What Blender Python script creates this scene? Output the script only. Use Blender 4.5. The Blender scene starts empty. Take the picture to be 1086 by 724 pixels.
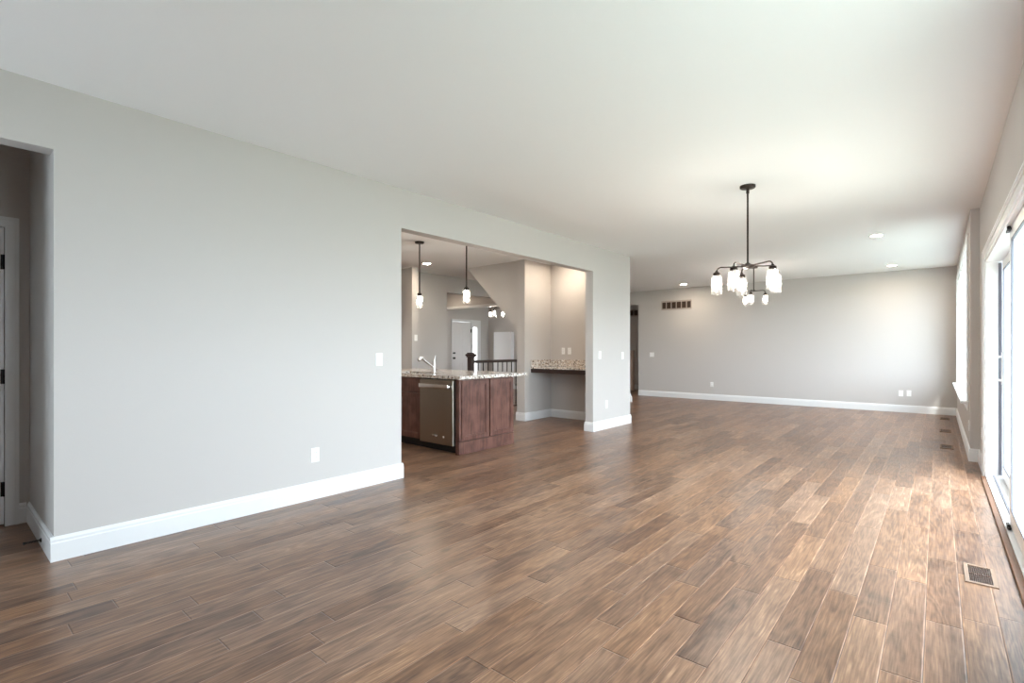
import bpy, bmesh, math, random
from mathutils import Vector, Matrix
random.seed(7)
PI = math.pi
C = bpy.context.scene.collection
S = bpy.context.scene

# ------------------------------------------------------------------ camera
cam = bpy.data.cameras.new('camera')
co = bpy.data.objects.new('camera', cam); C.objects.link(co)
co.location = (0, 0, 1.22)
co.rotation_euler = (PI / 2, 0, math.atan(451.5 / 530))
cam.sensor_width = 36; cam.lens = 36 * 530 / 1086
cam.shift_y = 8 / 1086
cam.clip_start = 0.02; cam.clip_end = 300
S.camera = co

# ------------------------------------------------------------------ light, exposure
SKY = 7.0; SUN = 2.4; CAN = 140.0; BULB = 62.0
S.view_settings.view_transform = 'Standard'
S.view_settings.look = 'None'
S.view_settings.gamma = 1
S.view_settings.exposure = 1.26
S.view_settings.use_curve_mapping = False
S.cycles.use_denoising = True
S.cycles.max_bounces = 10
S.cycles.diffuse_bounces = 7
S.cycles.transparent_max_bounces = 16
S.cycles.caustics_reflective = False
S.cycles.caustics_refractive = False
S.cycles.sample_clamp_indirect = 6
W = bpy.data.worlds.new('sky'); S.world = W; W.use_nodes = True
bg = W.node_tree.nodes['Background']
bg.inputs[0].default_value = (0.83, 0.92, 1.0, 1); bg.inputs[1].default_value = SKY
sl = bpy.data.lights.new('sun', 'SUN'); sl.energy = SUN; sl.angle = math.radians(7); sl.color = (1, .96, .9)
so = bpy.data.objects.new('sun', sl); C.objects.link(so)
so.rotation_euler = Vector((-.278, .608, -.743)).to_track_quat('-Z', 'Y').to_euler()
so.location = (6, -8, 12)
def portal(loc, rot, sx, sy):
    l = bpy.data.lights.new('window_portal', 'AREA'); l.shape = 'RECTANGLE'; l.size = sx; l.size_y = sy
    l.cycles.is_portal = True
    o = bpy.data.objects.new('window_portal', l); C.objects.link(o); o.location = loc; o.rotation_euler = rot
portal((.54, 4.67, 1.03), (0, PI / 2, 0), 2.06, 3.66)
portal((.54, 9.775, 1.53), (0, PI / 2, 0), 1.82, 3.95)
portal((.54, 1.7, 1.76), (0, PI / 2, 0), 1.82, 1.9)
portal((-3.3, -2.75, 1.01), (PI / 2, 0, 0), 1.0, 1.82)

# ------------------------------------------------------------------ materials
def nodes(name):
    m = bpy.data.materials.new(name); m.use_nodes = True
    nt = m.node_tree; return m, nt, nt.nodes, nt.links, nt.nodes['Principled BSDF']
def srgb(r, g, b):
    f = lambda c: c / 12.92 if c <= .04045 else ((c + .055) / 1.055) ** 2.4
    return (f(r / 255), f(g / 255), f(b / 255), 1)
def mat(name, col, rough=.5, metal=0, bump=0, scale=40, var=0, coat=0, spec=.5):
    m, nt, N, L, b = nodes(name)
    b.inputs['Base Color'].default_value = col
    b.inputs['Roughness'].default_value = rough; b.inputs['Metallic'].default_value = metal
    b.inputs['Coat Weight'].default_value = coat
    b.inputs['Specular IOR Level'].default_value = spec
    tc = N.new('ShaderNodeTexCoord'); nz = N.new('ShaderNodeTexNoise')
    nz.inputs['Scale'].default_value = scale; nz.inputs['Detail'].default_value = 4
    L.new(tc.outputs['Object'], nz.inputs['Vector'])
    if var:
        mx = N.new('ShaderNodeMix'); mx.data_type = 'RGBA'
        mx.inputs[6].default_value = tuple(c * (1 - var) for c in col[:3]) + (1,)
        mx.inputs[7].default_value = tuple(min(1, c * (1 + var)) for c in col[:3]) + (1,)
        L.new(nz.outputs['Fac'], mx.inputs[0]); L.new(mx.outputs[2], b.inputs['Base Color'])
    if bump:
        bp = N.new('ShaderNodeBump'); bp.inputs['Strength'].default_value = bump; bp.inputs['Distance'].default_value = .002
        L.new(nz.outputs['Fac'], bp.inputs['Height']); L.new(bp.outputs[0], b.inputs['Normal'])
    return m
M = {}
M['wall'] = mat('wall_paint', srgb(196, 192, 189), .75, bump=.12, scale=180, var=.012)
M['ceil'] = mat('ceiling_paint', srgb(240, 241, 242), .9, bump=.1, scale=140, var=.01)
M['trim'] = mat('white_trim_paint', srgb(229, 230, 231), .35, var=.01)
M['vinyl'] = mat('white_vinyl', srgb(243, 244, 246), .3, var=.01)
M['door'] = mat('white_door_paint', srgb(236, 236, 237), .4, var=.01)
M['bronze'] = mat('dark_bronze', srgb(58, 50, 46), .38, .75, var=.1)
M['black'] = mat('black_metal', srgb(28, 26, 26), .4, .5, var=.1)
M['dark'] = mat('dark_cavity', srgb(30, 27, 26), .8, var=.1)
M['chrome'] = mat('brushed_nickel', srgb(214, 212, 210), .22, 1, var=.03)
M['plate'] = mat('white_plastic', srgb(245, 245, 244), .35, var=.01)
M['grey'] = mat('grey_gasket', srgb(110, 112, 122), .5, var=.05)
M['tan'] = mat('tan_metal', srgb(128, 105, 88), .6, .0, var=.04)
M['brownmetal'] = mat('brown_metal', srgb(92, 70, 58), .4, .3, var=.1)
M['grille'] = mat('taupe_grille', srgb(168, 158, 150), .5, var=.03)
M['ground'] = mat('sunlit_lawn', srgb(158, 161, 148), .95, var=.08, scale=3)
M['newel'] = mat('espresso_wood', srgb(58, 44, 40), .35, var=.2, scale=25)
M['siding'] = mat('blue_grey_siding', srgb(62, 71, 80), .7, var=.03)
M['palewood'] = mat('pale_painted_wood', srgb(205, 184, 170), .4, var=.03)
M['toe'] = mat('black_toe_kick', srgb(22, 18, 18), .6, var=.1)
M['threshold'] = mat('oak_threshold', srgb(112, 78, 56), .5, var=.15, scale=20)

def stainless():
    m, nt, N, L, b = nodes('stainless_steel')
    b.inputs['Metallic'].default_value = 1; b.inputs['Base Color'].default_value = srgb(158, 150, 140)
    tc = N.new('ShaderNodeTexCoord'); mp = N.new('ShaderNodeMapping'); mp.inputs['Scale'].default_value = (3, 3, 900)
    nz = N.new('ShaderNodeTexNoise'); nz.inputs['Scale'].default_value = 1; nz.inputs['Detail'].default_value = 3
    r = N.new('ShaderNodeMapRange'); r.inputs[3].default_value = .24; r.inputs[4].default_value = .36
    L.new(tc.outputs['Object'], mp.inputs[0]); L.new(mp.outputs[0], nz.inputs['Vector'])
    L.new(nz.outputs['Fac'], r.inputs[0]); L.new(r.outputs[0], b.inputs['Roughness'])
    return m
M['steel'] = stainless()

def cabwood():
    m, nt, N, L, b = nodes('cherry_stained_wood')
    tc = N.new('ShaderNodeTexCoord'); mp = N.new('ShaderNodeMapping'); mp.inputs['Scale'].default_value = (28, 28, 2.2)
    nz = N.new('ShaderNodeTexNoise'); nz.inputs['Scale'].default_value = 1.4; nz.inputs['Detail'].default_value = 6; nz.inputs['Distortion'].default_value = .6
    n2 = N.new('ShaderNodeTexNoise'); n2.inputs['Scale'].default_value = 7; n2.inputs['Detail'].default_value = 3
    ad = N.new('ShaderNodeMath'); ad.operation = 'ADD'
    cr = N.new('ShaderNodeValToRGB')
    cr.color_ramp.elements[0].position = .6; cr.color_ramp.elements[0].color = srgb(78, 49, 42)
    cr.color_ramp.elements[1].position = 1.35 / 1.5; cr.color_ramp.elements[1].color = srgb(112, 77, 67)
    L.new(tc.outputs['Object'], mp.inputs[0]); L.new(mp.outputs[0], nz.inputs['Vector']); L.new(tc.outputs['Object'], n2.inputs['Vector'])
    L.new(nz.outputs['Fac'], ad.inputs[0]); L.new(n2.outputs['Fac'], ad.inputs[1])
    h = N.new('ShaderNodeMath'); h.operation = 'MULTIPLY'; h.inputs[1].default_value = .75
    L.new(ad.outputs[0], h.inputs[0]); L.new(h.outputs[0], cr.inputs[0]); L.new(cr.outputs[0], b.inputs['Base Color'])
    b.inputs['Roughness'].default_value = .32
    return m
M['cab'] = cabwood()

def granite():
    m, nt, N, L, b = nodes('speckled_granite')
    tc = N.new('ShaderNodeTexCoord')
    v = N.new('ShaderNodeTexVoronoi'); v.inputs['Scale'].default_value = 75
    nz = N.new('ShaderNodeTexNoise'); nz.inputs['Scale'].default_value = 38; nz.inputs['Detail'].default_value = 5
    L.new(tc.outputs['Object'], v.inputs['Vector']); L.new(tc.outputs['Object'], nz.inputs['Vector'])
    sp = N.new('ShaderNodeSeparateColor'); L.new(v.outputs['Color'], sp.inputs[0])
    cr = N.new('ShaderNodeValToRGB'); e = cr.color_ramp.elements; cr.color_ramp.interpolation = 'CONSTANT'
    e[0].position = 0; e[0].color = srgb(62, 56, 54)
    e[1].position = .07; e[1].color = srgb(150, 138, 128)
    for p, c in ((.2, srgb(212, 205, 199)), (.5, srgb(236, 233, 228)), (.88, srgb(182, 160, 140))):
        x = e.new(p); x.color = c
    L.new(sp.outputs[0], cr.inputs[0])
    c2 = N.new('ShaderNodeValToRGB'); c2.color_ramp.elements[0].position = .4; c2.color_ramp.elements[0].color = (.86, .84, .82, 1)
    c2.color_ramp.elements[1].position = .56; c2.color_ramp.elements[1].color = (1, 1, 1, 1)
    L.new(nz.outputs['Fac'], c2.inputs[0])
    mx = N.new('ShaderNodeMix'); mx.data_type = 'RGBA'; mx.blend_type = 'MULTIPLY'; mx.inputs[0].default_value = 1
    L.new(cr.outputs[0], mx.inputs[6]); L.new(c2.outputs[0], mx.inputs[7]); L.new(mx.outputs[2], b.inputs['Base Color'])
    b.inputs['Roughness'].default_value = .12
    return m
M['granite'] = granite()

def emit(name, col, st):
    m, nt, N, L, b = nodes(name)
    e = N.new('ShaderNodeEmission'); e.inputs[0].default_value = col; e.inputs[1].default_value = st
    L.new(e.outputs[0], N['Material Output'].inputs[0]); return m
M['bulb'] = emit('lit_bulb', (1, .91, .80, 1), BULB)
M['pendant_bulb'] = emit('lit_pendant_bulb', (1, .91, .80, 1), 110)
M['can'] = emit('lit_downlight', (1, .84, .66, 1), CAN)

def glass(name, tint, rough=0, milk=0, refl=1.0):
    m, nt, N, L, b = nodes(name)
    t = N.new('ShaderNodeBsdfTransparent'); t.inputs[0].default_value = tint
    g = N.new('ShaderNodeBsdfGlossy'); g.inputs['Roughness'].default_value = .03
    f = N.new('ShaderNodeLayerWeight'); f.inputs[0].default_value = .5
    p5 = N.new('ShaderNodeMath'); p5.operation = 'POWER'; p5.inputs[1].default_value = 5
    L.new(f.outputs['Facing'], p5.inputs[0])
    k = N.new('ShaderNodeMath'); k.operation = 'MULTIPLY_ADD'; k.inputs[1].default_value = .5 * refl; k.inputs[2].default_value = .03 * refl
    L.new(p5.outputs[0], k.inputs[0])
    mx = N.new('ShaderNodeMixShader'); L.new(k.outputs[0], mx.inputs[0])
    L.new(t.outputs[0], mx.inputs[1]); L.new(g.outputs[0], mx.inputs[2])
    out = mx
    if milk:
        tl = N.new('ShaderNodeBsdfTranslucent'); tl.inputs[0].default_value = (1, .97, .94, 1)
        nz = N.new('ShaderNodeTexNoise'); nz.inputs['Scale'].default_value = 60
        tc = N.new('ShaderNodeTexCoord'); L.new(tc.outputs['Object'], nz.inputs['Vector'])
        q = N.new('ShaderNodeMapRange'); q.inputs[1].default_value = .35; q.inputs[2].default_value = .7
        q.inputs[3].default_value = milk * .9; q.inputs[4].default_value = milk * 1.1
        L.new(nz.outputs['Fac'], q.inputs[0])
        m2 = N.new('ShaderNodeMixShader'); L.new(q.outputs[0], m2.inputs[0])
        L.new(mx.outputs[0], m2.inputs[1]); L.new(tl.outputs[0], m2.inputs[2]); out = m2
    L.new(out.outputs[0], N['Material Output'].inputs[0]); return m
M['glass'] = glass('window_glass', (.93, .96, .97, 1), refl=.3)
M['jar'] = glass('seeded_clear_glass', (.95, .95, .95, 1), milk=.032)
M['sky_glow'] = emit('daylit_obscure_glass', (.95, .98, 1, 1), 2.5)  # emission stands in for the sky light behind the sidelight pane

def floorwood():
    m, nt, N, L, b = nodes('hand_scraped_hardwood')
    def math_(op, a, bb=None, c=None):
        n = N.new('ShaderNodeMath'); n.operation = op
        for i, v in enumerate((a, bb, c)):
            if v is None: continue
            if isinstance(v, (int, float)): n.inputs[i].default_value = v
            else: L.new(v, n.inputs[i])
        return n.outputs[0]
    g = N.new('ShaderNodeNewGeometry'); sp = N.new('ShaderNodeSeparateXYZ'); L.new(g.outputs['Position'], sp.inputs[0])
    X, Y = sp.outputs[0], sp.outputs[1]
    u = math_('DIVIDE', math_('SUBTRACT', X, .0836), .126)
    row = math_('FLOOR', u); fu = math_('SUBTRACT', u, row)
    wn = N.new('ShaderNodeTexWhiteNoise'); wn.noise_dimensions = '1D'; L.new(row, wn.inputs['W'])
    w = math_('ADD', math_('DIVIDE', Y, .95), math_('MULTIPLY', row, 37.31))
    v1 = N.new('ShaderNodeTexVoronoi'); v1.voronoi_dimensions = '1D'; v1.feature = 'F1'; L.new(w, v1.inputs['W']); v1.inputs['Scale'].default_value = 1; v1.inputs['Randomness'].default_value = .85
    v2 = N.new('ShaderNodeTexVoronoi'); v2.voronoi_dimensions = '1D'; v2.feature = 'DISTANCE_TO_EDGE'; L.new(w, v2.inputs['W']); v2.inputs['Scale'].default_value = 1; v2.inputs['Randomness'].default_value = .85
    rc = N.new('ShaderNodeSeparateColor'); L.new(v1.outputs['Color'], rc.inputs[0])
    # seam distances in metres
    dx = math_('MULTIPLY', math_('MINIMUM', fu, math_('SUBTRACT', 1, fu)), .126)
    dy = math_('MULTIPLY', v2.outputs['Distance'], .95)
    d = math_('MINIMUM', dx, dy)
    # grain coordinates, shifted per plank
    cx = N.new('ShaderNodeCombineXYZ')
    L.new(math_('ADD', math_('MULTIPLY', X, 9), math_('MULTIPLY', rc.outputs[0], 50)), cx.inputs[0])
    L.new(math_('ADD', math_('MULTIPLY', Y, 1.0), math_('MULTIPLY', rc.outputs[1], 50)), cx.inputs[1])
    L.new(math_('MULTIPLY', row, 3.7), cx.inputs[2])
    n1 = N.new('ShaderNodeTexNoise'); n1.inputs['Scale'].default_value = 1.0; n1.inputs['Detail'].default_value = 3; n1.inputs['Distortion'].default_value = .5; L.new(cx.outputs[0], n1.inputs['Vector'])
    # cathedral rings: sine of the low-frequency noise
    ring = math_('SINE', math_('MULTIPLY', n1.outputs['Fac'], 62))
    cx2 = N.new('ShaderNodeCombineXYZ')
    L.new(math_('MULTIPLY', X, 160), cx2.inputs[0]); L.new(math_('MULTIPLY', Y, 7), cx2.inputs[1]); L.new(math_('MULTIPLY', rc.outputs[2], 40), cx2.inputs[2])
    n2 = N.new('ShaderNodeTexNoise'); n2.inputs['Scale'].default_value = 1; n2.inputs['Detail'].default_value = 5; L.new(cx2.outputs[0], n2.inputs['Vector'])
    cx3 = N.new('ShaderNodeCombineXYZ')
    L.new(math_('MULTIPLY', X, 11), cx3.inputs[0]); L.new(math_('MULTIPLY', Y, 4.5), cx3.inputs[1]); L.new(math_('MULTIPLY', rc.outputs[0], 60), cx3.inputs[2])
    n3 = N.new('ShaderNodeTexNoise'); n3.inputs['Scale'].default_value = 1; n3.inputs['Detail'].default_value = 4; L.new(cx3.outputs[0], n3.inputs['Vector'])
    cr = N.new('ShaderNodeValToRGB'); e = cr.color_ramp.elements
    e[0].position = 0; e[0].color = srgb(66, 45, 34)
    e[1].position = 1; e[1].color = srgb(178, 139, 106)
    for p, c in ((.2, srgb(94, 66, 49)), (.5, srgb(123, 90, 67)), (.8, srgb(148, 111, 83))):
        x = e.new(p); x.color = c
    t = math_('ADD', math_('ADD', .09, math_('MULTIPLY', rc.outputs[0], .38)), math_('MULTIPLY', math_('SUBTRACT', n3.outputs['Fac'], .26), .85))
    t = math_('ADD', t, math_('MULTIPLY', ring, .11))
    t = math_('ADD', t, math_('MULTIPLY', math_('SUBTRACT', n2.outputs['Fac'], .5), 1.05))
    L.new(t, cr.inputs[0])
    # knots
    vk = N.new('ShaderNodeTexVoronoi'); vk.inputs['Scale'].default_value = 1; 
    cx4 = N.new('ShaderNodeCombineXYZ'); L.new(math_('MULTIPLY', X, 2.6), cx4.inputs[0]); L.new(math_('MULTIPLY', Y, 1.5), cx4.inputs[1]); L.new(math_('MULTIPLY', rc.outputs[1], 30), cx4.inputs[2]); L.new(cx4.outputs[0], vk.inputs['Vector'])
    kn = N.new('ShaderNodeMapRange'); kn.interpolation_type = 'SMOOTHSTEP'; kn.inputs[1].default_value = .02; kn.inputs[2].default_value = .09; kn.inputs[3].default_value = .55; kn.inputs[4].default_value = 1
    L.new(vk.outputs['Distance'], kn.inputs[0])
    # seam darkening
    sm = N.new('ShaderNodeMapRange'); sm.interpolation_type = 'SMOOTHSTEP'; sm.inputs[1].default_value = .0006; sm.inputs[2].default_value = .0022; sm.inputs[3].default_value = .35; sm.inputs[4].default_value = 1
    L.new(d, sm.inputs[0])
    hs = N.new('ShaderNodeHueSaturation'); L.new(cr.outputs[0], hs.inputs['Color'])
    L.new(math_('ADD', math_('MULTIPLY', rc.outputs[2], .12), .85), hs.inputs['Saturation'])
    edge_sheen = N.new('ShaderNodeMapRange'); edge_sheen.interpolation_type = 'SMOOTHSTEP'; edge_sheen.inputs[1].default_value = .003; edge_sheen.inputs[2].default_value = .0068; edge_sheen.inputs[3].default_value = 1.65; edge_sheen.inputs[4].default_value = 1
    L.new(dx, edge_sheen.inputs[0])   # bevel reflections along the long edges, painted as lighter colour
    L.new(math_('MULTIPLY', math_('MULTIPLY', sm.outputs[0], kn.outputs[0]), edge_sheen.outputs[0]), hs.inputs['Value'])
    L.new(hs.outputs[0], b.inputs['Base Color'])
    ro = N.new('ShaderNodeMapRange'); ro.inputs[3].default_value = .24; ro.inputs[4].default_value = .40
    L.new(n3.outputs['Fac'], ro.inputs[0]); L.new(ro.outputs[0], b.inputs['Roughness'])
    b.inputs['Specular IOR Level'].default_value = .5
    # bump: bevelled seams + scraped ripples
    bv = N.new('ShaderNodeMapRange'); bv.interpolation_type = 'SMOOTHSTEP'; bv.inputs[1].default_value = 0; bv.inputs[2].default_value = .005
    L.new(d, bv.inputs[0])
    cx5 = N.new('ShaderNodeCombineXYZ'); L.new(math_('MULTIPLY', X, 5), cx5.inputs[0]); L.new(math_('MULTIPLY', Y, 22), cx5.inputs[1]); L.new(math_('MULTIPLY', rc.outputs[2], 40), cx5.inputs[2])
    n5 = N.new('ShaderNodeTexNoise'); n5.inputs['Scale'].default_value = 1; n5.inputs['Detail'].default_value = 2; L.new(cx5.outputs[0], n5.inputs['Vector'])
    hgt = math_('ADD', math_('MULTIPLY', n5.outputs['Fac'], .55), math_('MULTIPLY', n2.outputs['Fac'], .14))
    bp = N.new('ShaderNodeBump'); bp.inputs['Strength'].default_value = .5; bp.inputs['Distance'].default_value = .0018
    L.new(hgt, bp.inputs['Height'])
    bq = N.new('ShaderNodeBump'); bq.inputs['Strength'].default_value = .7; bq.inputs['Distance'].default_value = .0022
    L.new(bv.outputs[0], bq.inputs['Height']); L.new(bp.outputs[0], bq.inputs['Normal']); L.new(bq.outputs[0], b.inputs['Normal'])
    return m
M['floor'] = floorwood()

# ------------------------------------------------------------------ mesh helpers
def box(bm, x0, x1, y0, y1, z0, z1, bev=0):
    b2 = bmesh.new()
    vs = [b2.verts.new((x, y, z)) for x in (x0, x1) for y in (y0, y1) for z in (z0, z1)]
    for f in ((0, 1, 3, 2), (4, 6, 7, 5), (0, 4, 5, 1), (2, 3, 7, 6), (0, 2, 6, 4), (1, 5, 7, 3)):
        b2.faces.new([vs[i] for i in f])
    if bev:
        bmesh.ops.bevel(b2, geom=b2.edges[:], offset=bev, segments=2, affect='EDGES', profile=.5)
    merge(bm, b2)
def merge(bm, b2, mtx=None):
    if mtx is not None: bmesh.ops.transform(b2, matrix=mtx, verts=b2.verts)
    bmesh.ops.recalc_face_normals(b2, faces=b2.faces)
    me = bpy.data.meshes.new('tmp'); b2.to_mesh(me); b2.free(); bm.from_mesh(me); bpy.data.meshes.remove(me)
def prism(bm, poly, axis, a0, a1):
    """polygon extruded along axis: 'x' poly=(y,z), 'y' poly=(x,z), 'z' poly=(x,y)"""
    mk = {'x': lambda p, a: (a, p[0], p[1]), 'y': lambda p, a: (p[0], a, p[1]), 'z': lambda p, a: (p[0], p[1], a)}[axis]
    b2 = bmesh.new()
    A = [b2.verts.new(mk(p, a0)) for p in poly]; B = [b2.verts.new(mk(p, a1)) for p in poly]
    n = len(poly)
    b2.faces.new(A); b2.faces.new(B[::-1])
    for i in range(n): b2.faces.new((A[i], A[(i + 1) % n], B[(i + 1) % n], B[i]))
    merge(bm, b2)
def lathe(bm, prof, seg=24, at=(0, 0, 0), mtx=None):
    """prof = list of (r, z); closed at ends where r = 0"""
    b2 = bmesh.new(); rings = []
    for r, z in prof:
        if r < 1e-6: rings.append([b2.verts.new((0, 0, z))])
        else: rings.append([b2.verts.new((r * math.cos(2 * PI * k / seg), r * math.sin(2 * PI * k / seg), z)) for k in range(seg)])
    for a, b in zip(rings, rings[1:]):
        for k in range(seg):
            k2 = (k + 1) % seg
            if len(a) == 1 and len(b) == 1: continue
            if len(a) == 1: b2.faces.new((a[0], b[k], b[k2]))
            elif len(b) == 1: b2.faces.new((a[k], a[k2], b[0]))
            else: b2.faces.new((a[k], a[k2], b[k2], b[k]))
    m = Matrix.Translation(at)
    if mtx is not None: m = m @ mtx
    merge(bm, b2, m)
def tube(bm, pts, r, seg=10):
    b2 = bmesh.new(); pts = [Vector(p) for p in pts]; rings = []; up = None
    for i, p in enumerate(pts):
        t = (pts[min(i + 1, len(pts) - 1)] - pts[max(i - 1, 0)]).normalized()
        if up is None:
            up = Vector((0, 0, 1)) if abs(t.z) < .9 else Vector((1, 0, 0))
        s = t.cross(up).normalized(); up = s.cross(t).normalized()
        rr = r[i] if isinstance(r, (list, tuple)) else r
        rings.append([b2.verts.new(p + rr * (math.cos(2 * PI * k / seg) * s + math.sin(2 * PI * k / seg) * up)) for k in range(seg)])
    for a, b in zip(rings, rings[1:]):
        for k in range(seg): b2.faces.new((a[k], a[(k + 1) % seg], b[(k + 1) % seg], b[k]))
    b2.faces.new(rings[0]); b2.faces.new(rings[-1][::-1])
    merge(bm, b2)
def grid(bm, xs, ys, zs, solid):
    """boundary surface of the cells for which solid(x, y, z) is true at the cell centre"""
    xs, ys, zs = sorted(set(xs)), sorted(set(ys)), sorted(set(zs))
    nx, ny, nz = len(xs) - 1, len(ys) - 1, len(zs) - 1
    s = lambda i, j, k: 0 <= i < nx and 0 <= j < ny and 0 <= k < nz and solid((xs[i] + xs[i + 1]) / 2, (ys[j] + ys[j + 1]) / 2, (zs[k] + zs[k + 1]) / 2)
    vd = {}
    def v(i, j, k):
        if (i, j, k) not in vd: vd[(i, j, k)] = bm.verts.new((xs[i], ys[j], zs[k]))
        return vd[(i, j, k)]
    for i in range(nx):
        for j in range(ny):
            for k in range(nz):
                if not s(i, j, k): continue
                if not s(i - 1, j, k): bm.faces.new((v(i, j, k), v(i, j, k + 1), v(i, j + 1, k + 1), v(i, j + 1, k)))
                if not s(i + 1, j, k): bm.faces.new((v(i + 1, j, k), v(i + 1, j + 1, k), v(i + 1, j + 1, k + 1), v(i + 1, j, k + 1)))
                if not s(i, j - 1, k): bm.faces.new((v(i, j, k), v(i + 1, j, k), v(i + 1, j, k + 1), v(i, j, k + 1)))
                if not s(i, j + 1, k): bm.faces.new((v(i, j + 1, k), v(i, j + 1, k + 1), v(i + 1, j + 1, k + 1), v(i + 1, j + 1, k)))
                if not s(i, j, k - 1): bm.faces.new((v(i, j, k), v(i, j + 1, k), v(i + 1, j + 1, k), v(i + 1, j, k)))
                if not s(i, j, k + 1): bm.faces.new((v(i, j, k + 1), v(i + 1, j, k + 1), v(i + 1, j + 1, k + 1), v(i, j + 1, k + 1)))
def obj(name, bm, m, parent=None, smooth=False):
    me = bpy.data.meshes.new(name); bm.to_mesh(me); bm.free(); me.materials.append(M[m])
    if smooth:
        for p in me.polygons: p.use_smooth = True
        me.set_sharp_from_angle(angle=math.radians(38))
    o = bpy.data.objects.new(name, me); C.objects.link(o)
    if parent is not None: o.parent = parent
    return o
def thing(name, label, cat, loc=(0, 0, 0), rz=0, group=None):
    o = bpy.data.objects.new(name, None); C.objects.link(o); o.empty_display_size = .05
    o.location = loc; o.rotation_euler = (0, 0, rz); o['label'] = label; o['category'] = cat
    if group: o['group'] = group
    return o
def struct(name, bm, m, label=None, cat=None):
    o = obj(name, bm, m); o['kind'] = 'structure'
    if label: o['label'] = label
    if cat: o['category'] = cat
    return o
def sthing(name, label, cat, loc=(0, 0, 0), rz=0):
    o = thing(name, label, cat, loc, rz); o['kind'] = 'structure'; return o
def dup(src, loc, rz, label, group=None):
    r = src.copy(); C.objects.link(r); r.location = loc; r.rotation_euler = (0, 0, rz); r['label'] = label
    if group: r['group'] = group
    for ch in list(src.children):
        c = ch.copy(); C.objects.link(c); c.parent = r
        for gch in list(ch.children):
            d = gch.copy(); C.objects.link(d); d.parent = c
    return r
B = bmesh.new

# ------------------------------------------------------------------ room shell
H = 2.74; HD = 2.368
XL = -3.87; XN = .345; XF = .27; YF = 12.24; XO = .53
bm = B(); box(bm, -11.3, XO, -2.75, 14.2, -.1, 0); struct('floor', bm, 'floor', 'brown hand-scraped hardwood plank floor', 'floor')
bm = B(); box(bm, -11.3, XO, -2.75, 14.2, H, H + .12); struct('ceiling', bm, 'ceil', 'smooth white painted ceiling', 'ceiling')

bm = B()
grid(bm, [-4.0, XL], [-2.6, -.5, .479, 2.925, 6.386, 7.55], [0, HD, H],
     lambda x, y, z: not (z < HD and (-.5 < y < .479 or 2.925 < y < 6.386)))
struct('wall_left', bm, 'wall', 'long left wall with wide kitchen opening', 'wall')
bm = B()
grid(bm, [XF, XN, XO], [-2.6, .75, 2.65, 2.84, 6.5, 7.37, 7.80, 11.75, YF], [0, .62, .85, 2.06, 2.44, 2.67, H],
     lambda x, y, z: not (x < XN and y < 7.37) and not (z < 2.06 and 2.84 < y < 6.5)
     and not (.62 < z < 2.44 and 7.80 < y < 11.75) and not (.85 < z < 2.67 and .75 < y < 2.65))
struct('wall_right', bm, 'wall', 'right exterior wall with sliding door and windows', 'wall')
bm = B(); box(bm, -6.03, XO, YF, YF + .12, 0, H); struct('wall_far', bm, 'wall', 'wide far end wall with vent grille', 'wall')
bm = B(); box(bm, -9.0, -6.03, YF, YF + .12, HD + .03, H); struct('wall_header', bm, 'wall', 'wall above the dark passage opening left of far wall', 'wall')
bm = B(); grid(bm, [-11.3, -3.8, -2.8, XO], [-2.75, -2.6], [0, .10, 1.92, H], lambda x, y, z: not (-3.8 < x < -2.8 and .10 < z < 1.92)); struct('wall_rear', bm, 'wall')
bm = B(); box(bm, XO, XO + .35, -2.75, 13.0, H - .02, H + .12); struct('added_eave', bm, 'trim', 'unseen white eave added above the windows to cut the sun', 'eave')  # out-of-view overhang, added to limit the sun coming through the windows
bm = B(); grid(bm, [-5.02, -4.9], [-2.6, -.455, .355, .479], [0, 2.06, H], lambda x, y, z: not (z < 2.06 and -.455 < y < .355)); struct('wall_hall', bm, 'wall', 'hall wall holding the white door', 'wall')
bm = B(); box(bm, -7.91, -4.0, .479, .6, 0, H); struct('wall_hall_side', bm, 'wall', 'hall side wall beyond the left opening', 'wall')
bm = B(); box(bm, -6.2, -6.1, -2.6, .479, 0, H); struct('wall_closet', bm, 'wall')
bm = B()
grid(bm, [-7.91, -7.79], [.6, 7.05, 9.12], [0, 2.40, H], lambda x, y, z: not (z < 2.4 and y > 7.05))
struct('wall_kitchen', bm, 'wall', 'kitchen back wall ending at the foyer opening', 'wall')
bm = B(); box(bm, -7.79, -7.432, 5.86, 6.0, 0, H); struct('wall_stub', bm, 'wall', 'short wall stub at kitchen back beside the first pendant', 'wall')
bm = B(); grid(bm, [-5.5, -5.33, -4.0], [6.59, 7.34, 7.55], [0, H], lambda x, y, z: x < -5.33 or y > 7.34)
struct('wall_nook', bm, 'wall', 'desk nook walls behind the granite counter', 'wall')
bm = B(); prism(bm, [(-6.76, H), (-5.5, H), (-5.5, 1.53)], 'y', 6.63, 7.55); struct('wall_stair_soffit', bm, 'wall', 'sloping underside wall of the upper stairs', 'wall')
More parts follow.
